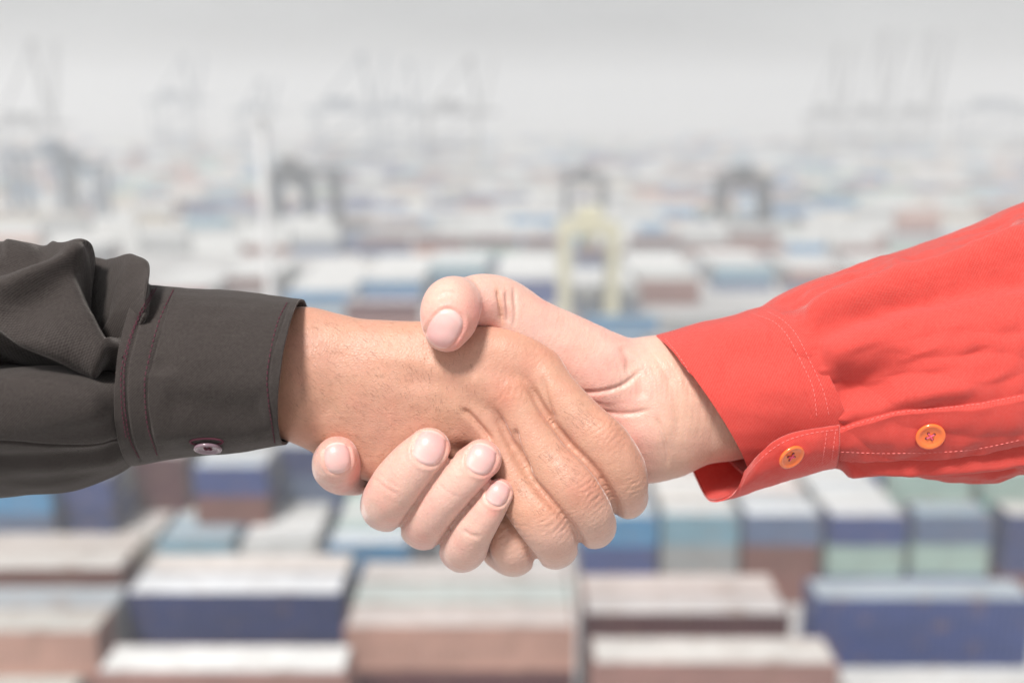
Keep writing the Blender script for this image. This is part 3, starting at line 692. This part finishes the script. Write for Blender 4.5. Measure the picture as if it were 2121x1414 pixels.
def drop(px, py, bvhs):
    """meet the surface that the sight line through (px, py) reaches first; millimetres"""
    o = Vector((0, 0, D)); d = (Vector(P3(px, py, 0)) - o).normalized(); best = None
    for b_ in bvhs:
        h = b_.ray_cast(o, d)
        if h[0] is not None and (best is None or h[3] < best[2]): best = (h[0], h[1], h[3])
    if best is None: return None
    n = best[1]
    if n.dot(d) > 0: n = -n
    return best[0], n
def build_nail(spec, bvh, parent):
    (cx, cy), ang, hl, hw = spec[:4]; c = drop(cx, cy, [bvh]); c0 = c[0]
    ca, sa = math.cos(R(ang)), -math.sin(R(ang))
    nu, nv = 22, 18; V = []; T = []
    bed = np.array([.68, .38, .36]); pale = np.array([.72, .44, .41]); free = np.array([.74, .52, .48])
    for i in range(nu + 1):
        for j in range(nv + 1):
            u = -1 + 2 * i / nu; v = -1 + 2 * j / nv
            # squircle patch
            uu = u * math.sqrt(max(0, 1 - .42 * v * v)); vv = v * math.sqrt(max(0, 1 - .42 * u * u))
            x = cx + uu * hl * ca - vv * hw * sa; y = cy + uu * hl * sa + vv * hw * ca
            h = drop(x, y, [bvh]); e = max(abs(u), abs(v))
            lift = .28 if e < .93 else -.25
            if h is None: p = c0
            else: p = h[0] + c[1] * (lift + .12 * (1 - vv * vv))
            if u > .93: p = (h[0] if h else c0) + c[1] * -.1
            V.append(tuple(p / 1000))
            k = max(0, min(1, (uu + .35) / 1.1)); col = pale * (1 - k) + bed * k
            if u < -.72: col = pale * .5 + free * .5
            if u > .84: col = free
            T.append((*col, 1))
    F = [(i * (nv + 1) + j, (i + 1) * (nv + 1) + j, (i + 1) * (nv + 1) + j + 1, i * (nv + 1) + j + 1) for i in range(nu) for j in range(nv)]
    o = mesh_np("fingernail", V, F, M_NAIL, parent)
    ca_ = o.data.color_attributes.new("tone", 'FLOAT_COLOR', 'POINT'); ca_.data.foreach_set("color", np.array(T, np.float32).ravel())
    o.modifiers.new("s", 'SUBSURF').render_levels = 1
for sp in NAILS_B: build_nail(sp, bvhB, personB)
M_HAIR = simple("fine_dark_body_hair", (.10, .05, .03), .5)
def body_hair():
    V = []; F = []; rr = random.Random(5)
    def strand(x, y, ang, L):
        h = drop(x, y, [bvhA])
        if h is None or h[1].z < .25: return
        p, n = h; d = Vector((math.cos(ang), math.sin(ang), 0)); d = (d - n * d.dot(n)).normalized(); s_ = d.cross(n); w_ = rr.uniform(.016, .030); b = len(V)
        for k in range(4):
            t = k / 3; q = p + d * (L * t) + n * (.05 + .22 * math.sin(t * 2.4)) + s_ * (t * t * rr.uniform(-.2, .2)); ww = w_ * (1 - .75 * t)
            V.append(tuple((q - s_ * ww) / 1000)); V.append(tuple((q + s_ * ww) / 1000))
        for k in range(3): F.append((b + 2 * k, b + 2 * k + 1, b + 2 * k + 3, b + 2 * k + 2))
    n = 0
    while n < 1100:
        x = rr.uniform(592, 1010); y = rr.uniform(660, 985); n += 1
        if y > 900 and x < 640: continue
        dens = 1 - max(0, (x - 820) / 230)
        if rr.random() > dens * .9 + .1: continue
        strand(x, y, R(-62 + 26 * math.sin(x / 90) + rr.uniform(-16, 16)) if y < 850 else R(-15 + rr.uniform(-25, 25)), rr.uniform(1.2, 2.7))
    for (c, a, w_, l_, m) in (((1200, 862), -45, 26, 34, 60), ((1160, 960), -48, 24, 44, 90), ((1100, 1020), -50, 22, 44, 80)):
        for _ in range(m):
            u = rr.uniform(-l_, l_); v = rr.uniform(-w_, w_); ca, sa = math.cos(R(a)), -math.sin(R(a))
            strand(c[0] + u * ca - v * sa, c[1] + u * sa + v * ca, R(a + 10 + rr.uniform(-18, 18)), rr.uniform(1.3, 2.8))
    o = mesh_np("arm_hair", V, F, M_HAIR, personA); o['kind'] = 'stuff'
body_hair()

# ================================================================ shirts
def loft(name, stations, depth, mat, parent, disp=None, ns=220, nth=260, thick=0, close_end=False):
    """stations: (top px, top py, bottom px, bottom py, z centre mm, front half depth mm, shear px) along the sleeve, smooth in between"""
    K = spline([list(map(float, s_)) for s_ in stations], max(2, ns // (len(stations) - 1)))
    n = len(K); th = np.linspace(0, 2 * np.pi, nth, endpoint=False)
    V = np.zeros((n, nth, 3)); 
    for i, k in enumerate(K):
        T = P3(k[0], k[1], k[4]); B = P3(k[2], k[3], k[4]); c = (T + B) / 2; a = (T - B) / 2
        dz = k[5] * np.sin(th); V[i] = c + np.outer(np.cos(th), a) + np.stack([k[6] * (D / FPX) * np.maximum(np.sin(th), -.6), 0 * th, dz], -1)
    # arc-length style coordinates for the weave, metres
    us = np.concatenate([[0], np.cumsum(np.linalg.norm(np.diff(V[:, nth // 4], axis=0), axis=1))]) / 1000
    r = np.linalg.norm(V[:, 0] - V[:, nth // 2], axis=1).mean() / 2000
    P = V.reshape(-1, 3)
    i = np.arange(n - 1)[:, None]; j = np.arange(nth)[None]; j2 = (j + 1) % nth
    F = np.stack([i * nth + j, i * nth + j2, (i + 1) * nth + j2, (i + 1) * nth + j], -1).reshape(-1, 4)
    # normals by finite differences
    def normals(V):
        du = np.gradient(V, axis=0); dv = (np.roll(V, -1, 1) - np.roll(V, 1, 1)); N = np.cross(du, dv); N /= np.linalg.norm(N, axis=-1, keepdims=True) + 1e-9
        c = V.mean(axis=1, keepdims=True); s_ = np.sign((N * (V - c)).sum(-1, keepdims=True).mean()); return N * s_
    N = normals(V).reshape(-1, 3)
    if disp is not None:
        x, y = pix(P); P = P + disp(P, N, x, y, np.repeat(np.linspace(0, 1, n), nth), np.tile(th, n)); V = P.reshape(n, nth, 3); N = normals(V).reshape(-1, 3)
    c = V.mean(axis=1)
    # make faces point outwards
    f0 = F[0]; fn = np.cross(P[f0[1]] - P[f0[0]], P[f0[2]] - P[f0[0]])
    if fn @ (P[f0[0]] - c[0]) < 0: F = F[:, ::-1]
    uv = np.stack([np.repeat(us, nth), np.tile(th * r, n)], -1)
    if thick:
        Pi = P - N * thick; m = len(P); F = np.vstack([F, F[:, ::-1] + m])
        rim = []
        for base in ((n - 1) * nth, 0):
            a = base + np.arange(nth); b_ = base + (np.arange(nth) + 1) % nth
            q = np.stack([a, b_, b_ + m, a + m], -1); rim.append(q if base else q[:, ::-1])
        F = np.vstack([F] + rim); P = np.vstack([P, Pi]); uv = np.vstack([uv, uv])
    o = mesh_np(name, P / 1000, F, mat, parent)
    ul = o.data.uv_layers.new(name="UVMap"); li = np.empty(len(o.data.loops), np.int32); o.data.loops.foreach_get("vertex_index", li)
    ul.data.foreach_set("uv", uv[li].astype(np.float32).ravel())
    return o, BVHTree.FromPolygons([tuple(p) for p in P], F.tolist())
def fold(x, y, pts, w_, amp, sharp=2.0, taper=(0.15, 0.15)):
    d, t = pldist(x, y, pts); e = amp * np.exp(-(d / w_) ** sharp)
    if taper[0]: e = e * smooth01(t, -.01, taper[0])
    if taper[1]: e = e * smooth01(1 - t, -.01, taper[1])
    return e
def disp_A(P, N, x, y, s_, th):
    f = smooth01(N[:, 2], -.25, .25); fade = smooth01(s_, 1.0, .93)
    a = np.zeros(len(P))
    R1 = fold(x, y, ((-60, 630), (60, 586), (140, 540), (184, 526), (210, 575), (228, 615)), 22, 1); a += fold(x, y, ((-120, 640), (0, 612), (70, 580), (140, 540), (184, 526)), 26, 8)
    a += fold(x, y, ((-120, 560), (-20, 552), (60, 548), (110, 520)), 22, -4.5) + fold(x, y, ((0, 515), (60, 520), (127, 516)), 14, 2.5)
    a += fold(x, y, ((184, 520), (205, 575), (232, 630), (258, 676)), 30, -24, 2.6, (.02, .02))
    a += fold(x, y, ((225, 530), (262, 570), (280, 620), (280, 680)), 22, 8, 2, (.02, .25))
    R2 = fold(x, y, ((-60, 640), (40, 664), (120, 690), (190, 722), (252, 752)), 18, 1, 2, (.3, .02)); a += 7.5 * R2
    a += fold(x, y, ((-200, 760), (0, 735), (110, 738), (200, 756), (250, 764)), 34, -22, 2.6, (.1, .03)); a += fold(x, y, ((-100, 725), (20, 708), (110, 722), (200, 748)), 34, -18, 3, (.1, .3))
    a += fold(x, y, ((-100, 860), (30, 850), (130, 860), (240, 840)), 55, 3.5) + fold(x, y, ((-50, 960), (80, 950), (180, 945), (270, 925)), 20, -2.2)
    a += fold(x, y, ((-100, 909), (0, 909), (103, 921), (185, 923), (262, 911)), 2.4, -1.0, 2, (0, 0))
    a += .7 * wnoise(P * np.array([.6, 1, 1]), 26, 5) + .35 * wnoise(P * np.array([.5, 1.2, 1]), 11, 6)
    v = N * (a * f)[:, None]
    v[:, 1] -= 9.0 * R2 * f * smooth01(x, 235, 190); v[:, 0] += 5.0 * R1 * f
    lobe = fold(x, y, ((212, 525), (254, 570), (270, 630), (270, 680)), 26, 1, 2, (0, .2)) * f
    v[:, 0] += lobe * 5.0; v[:, 2] += lobe * 5.0
    return v * np.maximum(fade, .0)[:, None] + N * (1.2 * smooth01(s_, .9, .99) * 0)[:, None]
slA, bvSA = loft("shirt_sleeve", [(-1300, 420, -1350, 1150, -40, 70, 10), (-700, 470, -750, 1100, -30, 62, 10), (-300, 500, -320, 1055, -22, 56, 10), (0, 500, -5, 1030, -14, 50, 12), (100, 512, 82, 1019, -10, 47, 14),
     (190, 524, 185, 1001, -7, 44, 18), (255, 552, 246, 982, -5, 40, 22), (316, 592, 284, 958, -4, 35, 24), (366, 604, 340, 948, -4, 32, 24)], 0, M_BLACK, personA, disp_A, 560, 620, .6)
def disp_cA(P, N, x, y, s_, th):
    f = smooth01(N[:, 2], -.1, .3)
    a = .28 * wnoise(P, 30, 21) + .10 * wnoise(P, 9, 22) + 3.2 * 0
    a += fold(x, y, ((300, 640), (330, 700), (330, 780)), 30, -1.6) * f + fold(x, y, ((330, 830), (450, 850), (560, 850)), 34, -1.5) * f + fold(x, y, ((300, 900), (420, 900), (570, 895)), 26, .9) * f
    for pts in (((303, 600), (280, 690), (262, 780), (270, 900), (292, 952)),): a += fold(x, y, pts, 4, -.5, 2, (0, 0)) * f
    a += fold(x, y, ((359, 602), (325, 700), (305, 800), (312, 880), (328, 948)), 2.5, -.28, 2, (0, 0)) * f + fold(x, y, ((598, 630), (568, 720), (556, 790), (562, 850), (570, 920)), 2.5, -.28, 2, (0, 0)) * f
    return N * a[:, None]
cfA, bvCA = loft("cuff", [(312, 588, 284, 961, -4, 36.5, 20), (417, 597, 386, 948, -3, 35.5, 18), (522, 607, 490, 934, -2, 34, 14), (627, 619, 594, 922, 0, 32, 10)],
     0, M_BLACK, slA, disp_cA, 300, 420, 1.1)
def disp_B(P, N, x, y, s_, th):
    f = smooth01(N[:, 2], -.25, .25); fade = smooth01(s_, 0.0, .04)
    a = fold(x, y, ((1640, 668), (1760, 620), (1880, 575), (2000, 540), (2140, 495), (2300, 450)), 30, 4.2, 2, (.15, 0))
    a += fold(x, y, ((1660, 700), (1780, 660), (1900, 618), (2050, 590), (2200, 560)), 26, -2.6)
    a += fold(x, y, ((1600, 640), (1700, 600), (1760, 578), (1860, 560)), 16, -2.0) + fold(x, y, ((1850, 540), (1950, 530), (2040, 490), (2121, 470)), 20, -2.2)
    a += fold(x, y, ((1705, 820), (1780, 810), (1860, 770), (1960, 760)), 48, -4.2, 2, (.25, .6)) + fold(x, y, ((1700, 740), (1800, 720), (1900, 690)), 30, 1.8, 2, (.2, .7))
    a += fold(x, y, ((1720, 850), (1800, 850), (1900, 815), (2050, 790)), 24, 2.0)
    for q, (y0, y1, ln) in enumerate(((770, 764, 60), (800, 792, 75), (826, 822, 55), (848, 842, 80), (868, 866, 60), (730, 722, 45), (700, 690, 40))):
        x0 = 1655 + (y0 - 700) * .36; a += fold(x, y, ((x0 + 12, y0), (x0 + ln * .5, (y0 + y1) / 2), (x0 + ln, y1)), 6, (.35 + .15 * math.sin(q * 2)) * (-1) ** q, 2, (.35, .7))
    top = spline([(p, q, 0) for p, q in ((1740, 884), (1800, 866), (1870, 849), (2000, 836), (2121, 816), (2500, 740))], 6); bot = spline([(p, q, 0) for p, q in ((1735, 940), (1850, 943), (2000, 937), (2121, 915), (2500, 850))], 6)
    yt = np.interp(x, top[:, 0], top[:, 1]); yb = np.interp(x, bot[:, 0], bot[:, 1])
    a += 1.5 * smooth01(y, yt - 2, yt + 3) * smooth01(y, yb + 5, yb - 1) * (x > 1730)
    a += fold(x, y, ((1740, 962), (1850, 966), (2000, 960), (2140, 945)), 13, 3.0, 2, (.1, 0)) + fold(x, y, ((1760, 980), (1860, 984), (2000, 984), (2140, 968)), 12, -3.5)
    a += .6 * wnoise(P * np.array([.45, 1, 1]), 34, 15) + .34 * np.abs(wnoise(P * np.array([.4, 1.1, 1]), 16, 16)) + .14 * wnoise(P, 7, 17)
    for q in range(9):
        xa = 1790 + q * 38; ya = 735 + 55 * math.sin(q * 2.1); a += fold(x, y, ((xa - 55, ya + 14), (xa, ya - 4 + 6 * math.sin(q)), (xa + 60, ya - 26)), 8 + q % 3 * 3, .5 * (1 if q % 2 else -1), 2, (.5, .5))
    return N * (a * 1.55 * f * fade)[:, None]
slB, bvSB = loft("shirt_sleeve", [(1545, 655, 1700, 962, -20, 30, 14), (1585, 632, 1738, 968, -20, 33, 20), (1650, 594, 1775, 978, -21, 38, 24), (1763, 553, 1850, 990, -22, 43, 40), (1900, 508, 1940, 997, -24, 47, 40), (2020, 465, 2020, 996, -26, 50, 40),
     (2121, 422, 2121, 978, -28, 53, 40), (2400, 320, 2420, 960, -34, 58, 40), (2900, 150, 2950, 930, -44, 66, 40), (3300, 20, 3350, 900, -50, 70, 40)], 0, M_RED, personB, disp_B, 620, 560, .6)
def disp_cB(P, N, x, y, s_, th):
    f = smooth01(N[:, 2], -.1, .3)
    a = .3 * wnoise(P, 28, 31) + .1 * wnoise(P, 9, 32) + fold(x, y, ((1480, 760), (1560, 740), (1640, 760)), 30, -1.2) * f + fold(x, y, ((1500, 700), (1600, 690)), 22, .8) * f
    a += fold(x, y, ((1365, 700), (1428, 768), (1475, 860), (1520, 965)), 2.4, -.26, 2, (0, 0)) * f
    a += fold(x, y, ((1558, 655), (1618, 700), (1655, 770), (1680, 860)), 2.4, -.26, 2, (0, 0)) * f
    return N * a[:, None]
cfB, bvCB = loft("cuff", [(1355, 696, 1541, 983, -21, 29, 6), (1430, 674, 1606, 980, -21, 30.5, 12), (1505, 655, 1667, 973, -20, 31.5, 18), (1580, 636, 1728, 962, -20, 32.5, 24)],
     0, M_RED, slB, disp_cB, 300, 420, 1.1)
# the unbuttoned-looking overlap of the red cuff: a band that comes from behind, turns under and laps over the front
def patch(name, grid, mat, parent, nu=60, nv=60, thick=.9):
    G = np.array([[P3(*g_) for g_ in row] for row in grid])         # rows across the wrap, columns along the sleeve
    A = np.array([spline(G[:, j], max(2, nu // (G.shape[0] - 1))) for j in range(G.shape[1])])       # col, u
    Bm = np.array([spline(A[:, i], max(2, nv // (G.shape[1] - 1))) for i in range(A.shape[1])])       # u, v
    n, m = Bm.shape[:2]; du = np.gradient(Bm, axis=0); dv = np.gradient(Bm, axis=1); N = np.cross(du, dv); N /= np.linalg.norm(N, axis=-1, keepdims=True) + 1e-9
    P = Bm.reshape(-1, 3); P = P + N.reshape(-1, 3) * (.18 * wnoise(P, 14, 41) + .08 * wnoise(P, 5, 42))[:, None]
    i = np.arange(n - 1)[:, None]; j = np.arange(m - 1)[None]
    F = np.stack([i * m + j, (i + 1) * m + j, (i + 1) * m + j + 1, i * m + j + 1], -1).reshape(-1, 4)
    K = len(P); P2 = np.vstack([P, P - N.reshape(-1, 3) * thick]); F2 = [F, F[:, ::-1] + K]
    def edge(ids): a, b_ = ids[:-1], ids[1:]; return np.stack([a, b_, b_ + K, a + K], -1)
    F2 += [edge(np.arange(m)), edge((n - 1) * m + np.arange(m)), edge(np.arange(n) * m), edge(np.arange(n) * m + m - 1)]
    F2 = np.vstack(F2)
    o = mesh_np(name, P2 / 1000, F2, mat, parent)
    L = np.linalg.norm(Bm[0, -1] - Bm[0, 0]) / 1000; Hh = .045
    uv = np.stack([np.tile(np.linspace(0, L, m), n), np.repeat(np.linspace(0, Hh, n), m)], -1); uv = np.vstack([uv, uv])
    ul = o.data.uv_layers.new(name="UVMap"); li = np.empty(len(o.data.loops), np.int32); o.data.loops.foreach_get("vertex_index", li)
    ul.data.foreach_set("uv", uv[li].astype(np.float32).ravel())
    return o, BVHTree.FromPolygons([tuple(p) for p in P2], F2.tolist())
flB, bvFB = patch("cuff_flap", [
    [(1541, 976, 6), (1581, 932, 15), (1625, 903, 17), (1678, 889, 18), (1740, 881, 18)],
    [(1534, 996, 3), (1572, 966, 13), (1620, 938, 16), (1676, 918, 17.5), (1740, 908, 17)],
    [(1526, 1014, 0), (1566, 993, 8), (1614, 970, 12), (1674, 948, 14), (1738, 936, 14)],
    [(1512, 1031, -5), (1560, 1014, -2), (1608, 999, 2), (1670, 980, 3), (1734, 964, 3)],
    [(1480, 1040, -14), (1540, 1024, -14), (1600, 1003, -14), (1665, 984, -14), (1728, 968, -14)],
    [(1462, 1030, -24), (1530, 1010, -26), (1590, 990, -28), (1655, 970, -30), (1720, 950, -32)],
    [(1443, 995, -32), (1510, 980, -36), (1575, 960, -40), (1640, 940, -42), (1705, 920, -44)],
    [(1425, 955, -37), (1500, 935, -41), (1560, 910, -44), (1625, 895, -46), (1690, 880, -48)]], M_RED, slB)

def stitches(name, lines, bvhs, mat, parent, length=1.5, gap=.8, wd=.22):
    mb = MB()
    for pts in lines:
        C = spline([(a, b_, 0) for a, b_ in pts], 14)[:, :2]; hits = []
        for c in C:
            h = drop(c[0], c[1], bvhs)
            if h: hits.append((h[0] + h[1] * .16, h[1]))
        if len(hits) < 2: continue
        pos = [0.0]
        for (p, n1), (q, n2) in zip(hits[:-1], hits[1:]): pos.append(pos[-1] + (q - p).length)
        def at_(t):
            k = min(max(int(np.searchsorted(pos, t)) - 1, 0), len(hits) - 2); u = (t - pos[k]) / max(1e-6, pos[k + 1] - pos[k]); return hits[k][0].lerp(hits[k + 1][0], min(1, max(0, u)))
        t = 0
        while t + length < pos[-1]:
            mb.bar(at_(t) / 1000, at_(t + length) / 1000, wd / 1000, 0, 5); t += length + gap
    o = mb.build(name, mat, parent); o['kind'] = 'stuff'; return o
stitches("stitching", [((324, 597), (303, 632), (283, 669), (268, 712), (258, 759), (257, 800), (259, 849), (268, 907), (289, 950)), ((317, 600), (296, 636), (276, 680), (263, 718), (252, 765), (251, 805), (253, 850), (261, 905)),
     ((359, 601), (340, 640), (322, 690), (308, 745), (300, 790), (302, 850), (308, 890), (326, 945)), ((594, 628), (576, 665), (562, 720), (553, 780), (556, 830), (563, 880), (569, 918))], [bvCA, bvSA], M_THREAD_A, cfA, 1.1, .9, .2)
stitches("stitching", [((1378, 702), (1410, 742), (1438, 790), (1466, 850), (1490, 910), (1512, 952), (1540, 970)), ((1560, 650), (1604, 668), (1634, 700), (1660, 750), (1684, 805), (1692, 868)), ((1590, 646), (1622, 664), (1650, 694), (1678, 748), (1706, 812), (1718, 866))],
     [bvCB, bvSB], M_THREAD_B, cfB, 1.0, .8, .13)
stitches("stitching", [((1530, 1020), (1552, 978), (1590, 937), (1630, 912), (1680, 897), (1736, 889)), ((1712, 896), (1708, 925), (1702, 960)), ((1730, 893), (1726, 925), (1722, 958))], [bvFB, bvCB], M_THREAD_B, flB, 1.0, .8, .13)
stitches("stitching", [((1745, 888), (1800, 870), (1870, 853), (2000, 840), (2115, 820)), ((1742, 935), (1850, 938), (2000, 932), (2115, 910))], [bvSB], M_THREAD_B, slB, 1.0, .8, .13)

def button(px, py, bvhs, rad, mat, thread, parent, normal=None, lift=.9):
    h = drop(px, py, bvhs); n = Vector(normal).normalized() if normal else h[1]; c = h[0] + n * lift
    prof = [(0, .35), (.58, .35), (.66, .55), (.76, 1.0), (.88, 1.15), (.97, .95), (1.0, .5), (.96, 0), (.8, -.35), (0, -.35)]
    q = n.to_track_quat('Z', 'Y'); N_ = 48; V = []; F = []
    for (r, z) in prof:
        for k in range(N_):
            a = 2 * math.pi * k / N_; V.append(tuple((c + q @ Vector((r * rad * math.cos(a), r * rad * math.sin(a), z))) / 1000))
    for i in range(len(prof) - 1):
        for k in range(N_): k2 = (k + 1) % N_; F.append((i * N_ + k, (i + 1) * N_ + k, (i + 1) * N_ + k2, i * N_ + k2))
    o = mesh_np("button", V, F, mat, parent)
    t = MB()
    for s1 in (-1, 1):
        for s2 in (-1, 1):
            p0 = c + q @ Vector((s1 * rad * .2, s2 * rad * .2, .25)); p1 = c + q @ Vector((s1 * rad * .2, s2 * rad * .2, .42)); t.bar(p0 / 1000, p1 / 1000, rad * .11 / 1000, 0, 10)
    t.build("thread_hole_shade", M_DARKHOLE, o)
    t = MB(); t.bar((c + q @ Vector((-rad * .2, -rad * .2, .6))) / 1000, (c + q @ Vector((rad * .2, rad * .2, .6))) / 1000, .00028, 0, 6)
    t.bar((c + q @ Vector((-rad * .2, rad * .2, .65))) / 1000, (c + q @ Vector((rad * .2, -rad * .2, .65))) / 1000, .00028, 0, 6); t.build("thread", thread, o)
    return o
M_DARKHOLE = simple("button_hole_painted_shade", (.12, .03, .03), .8)  # solid dark discs: the shade inside the holes is put into their colour
button(431, 924, [bvCA], 5.0, M_BTN_A, M_THREAD_A, cfA, (0.05, -.90, .42), .5)
bh = drop(428, 912, [bvCA]); t_ = MB(); N0 = bh[1]
for q in range(24):
    a0, a1 = 2 * math.pi * q / 24, 2 * math.pi * (q + 1) / 24
    pq = [drop(428 + 34 * math.cos(a), 914 - 7 * math.sin(a), [bvCA]) for a in (a0, a1)]
    if all(pq): t_.bar((pq[0][0] + pq[0][1] * .1) / 1000, (pq[1][0] + pq[1][1] * .1) / 1000, .00042, 0, 6)
t_.build('buttonhole', M_THREAD_A, cfA)
button(1635, 941, [bvFB], 5.1, M_BTN_B, M_HOLE, flB, (.34, -.55, .78), 1.0)
button(1925, 900, [bvSB], 5.2, M_BTN_B, M_HOLE, slB, None, .8)
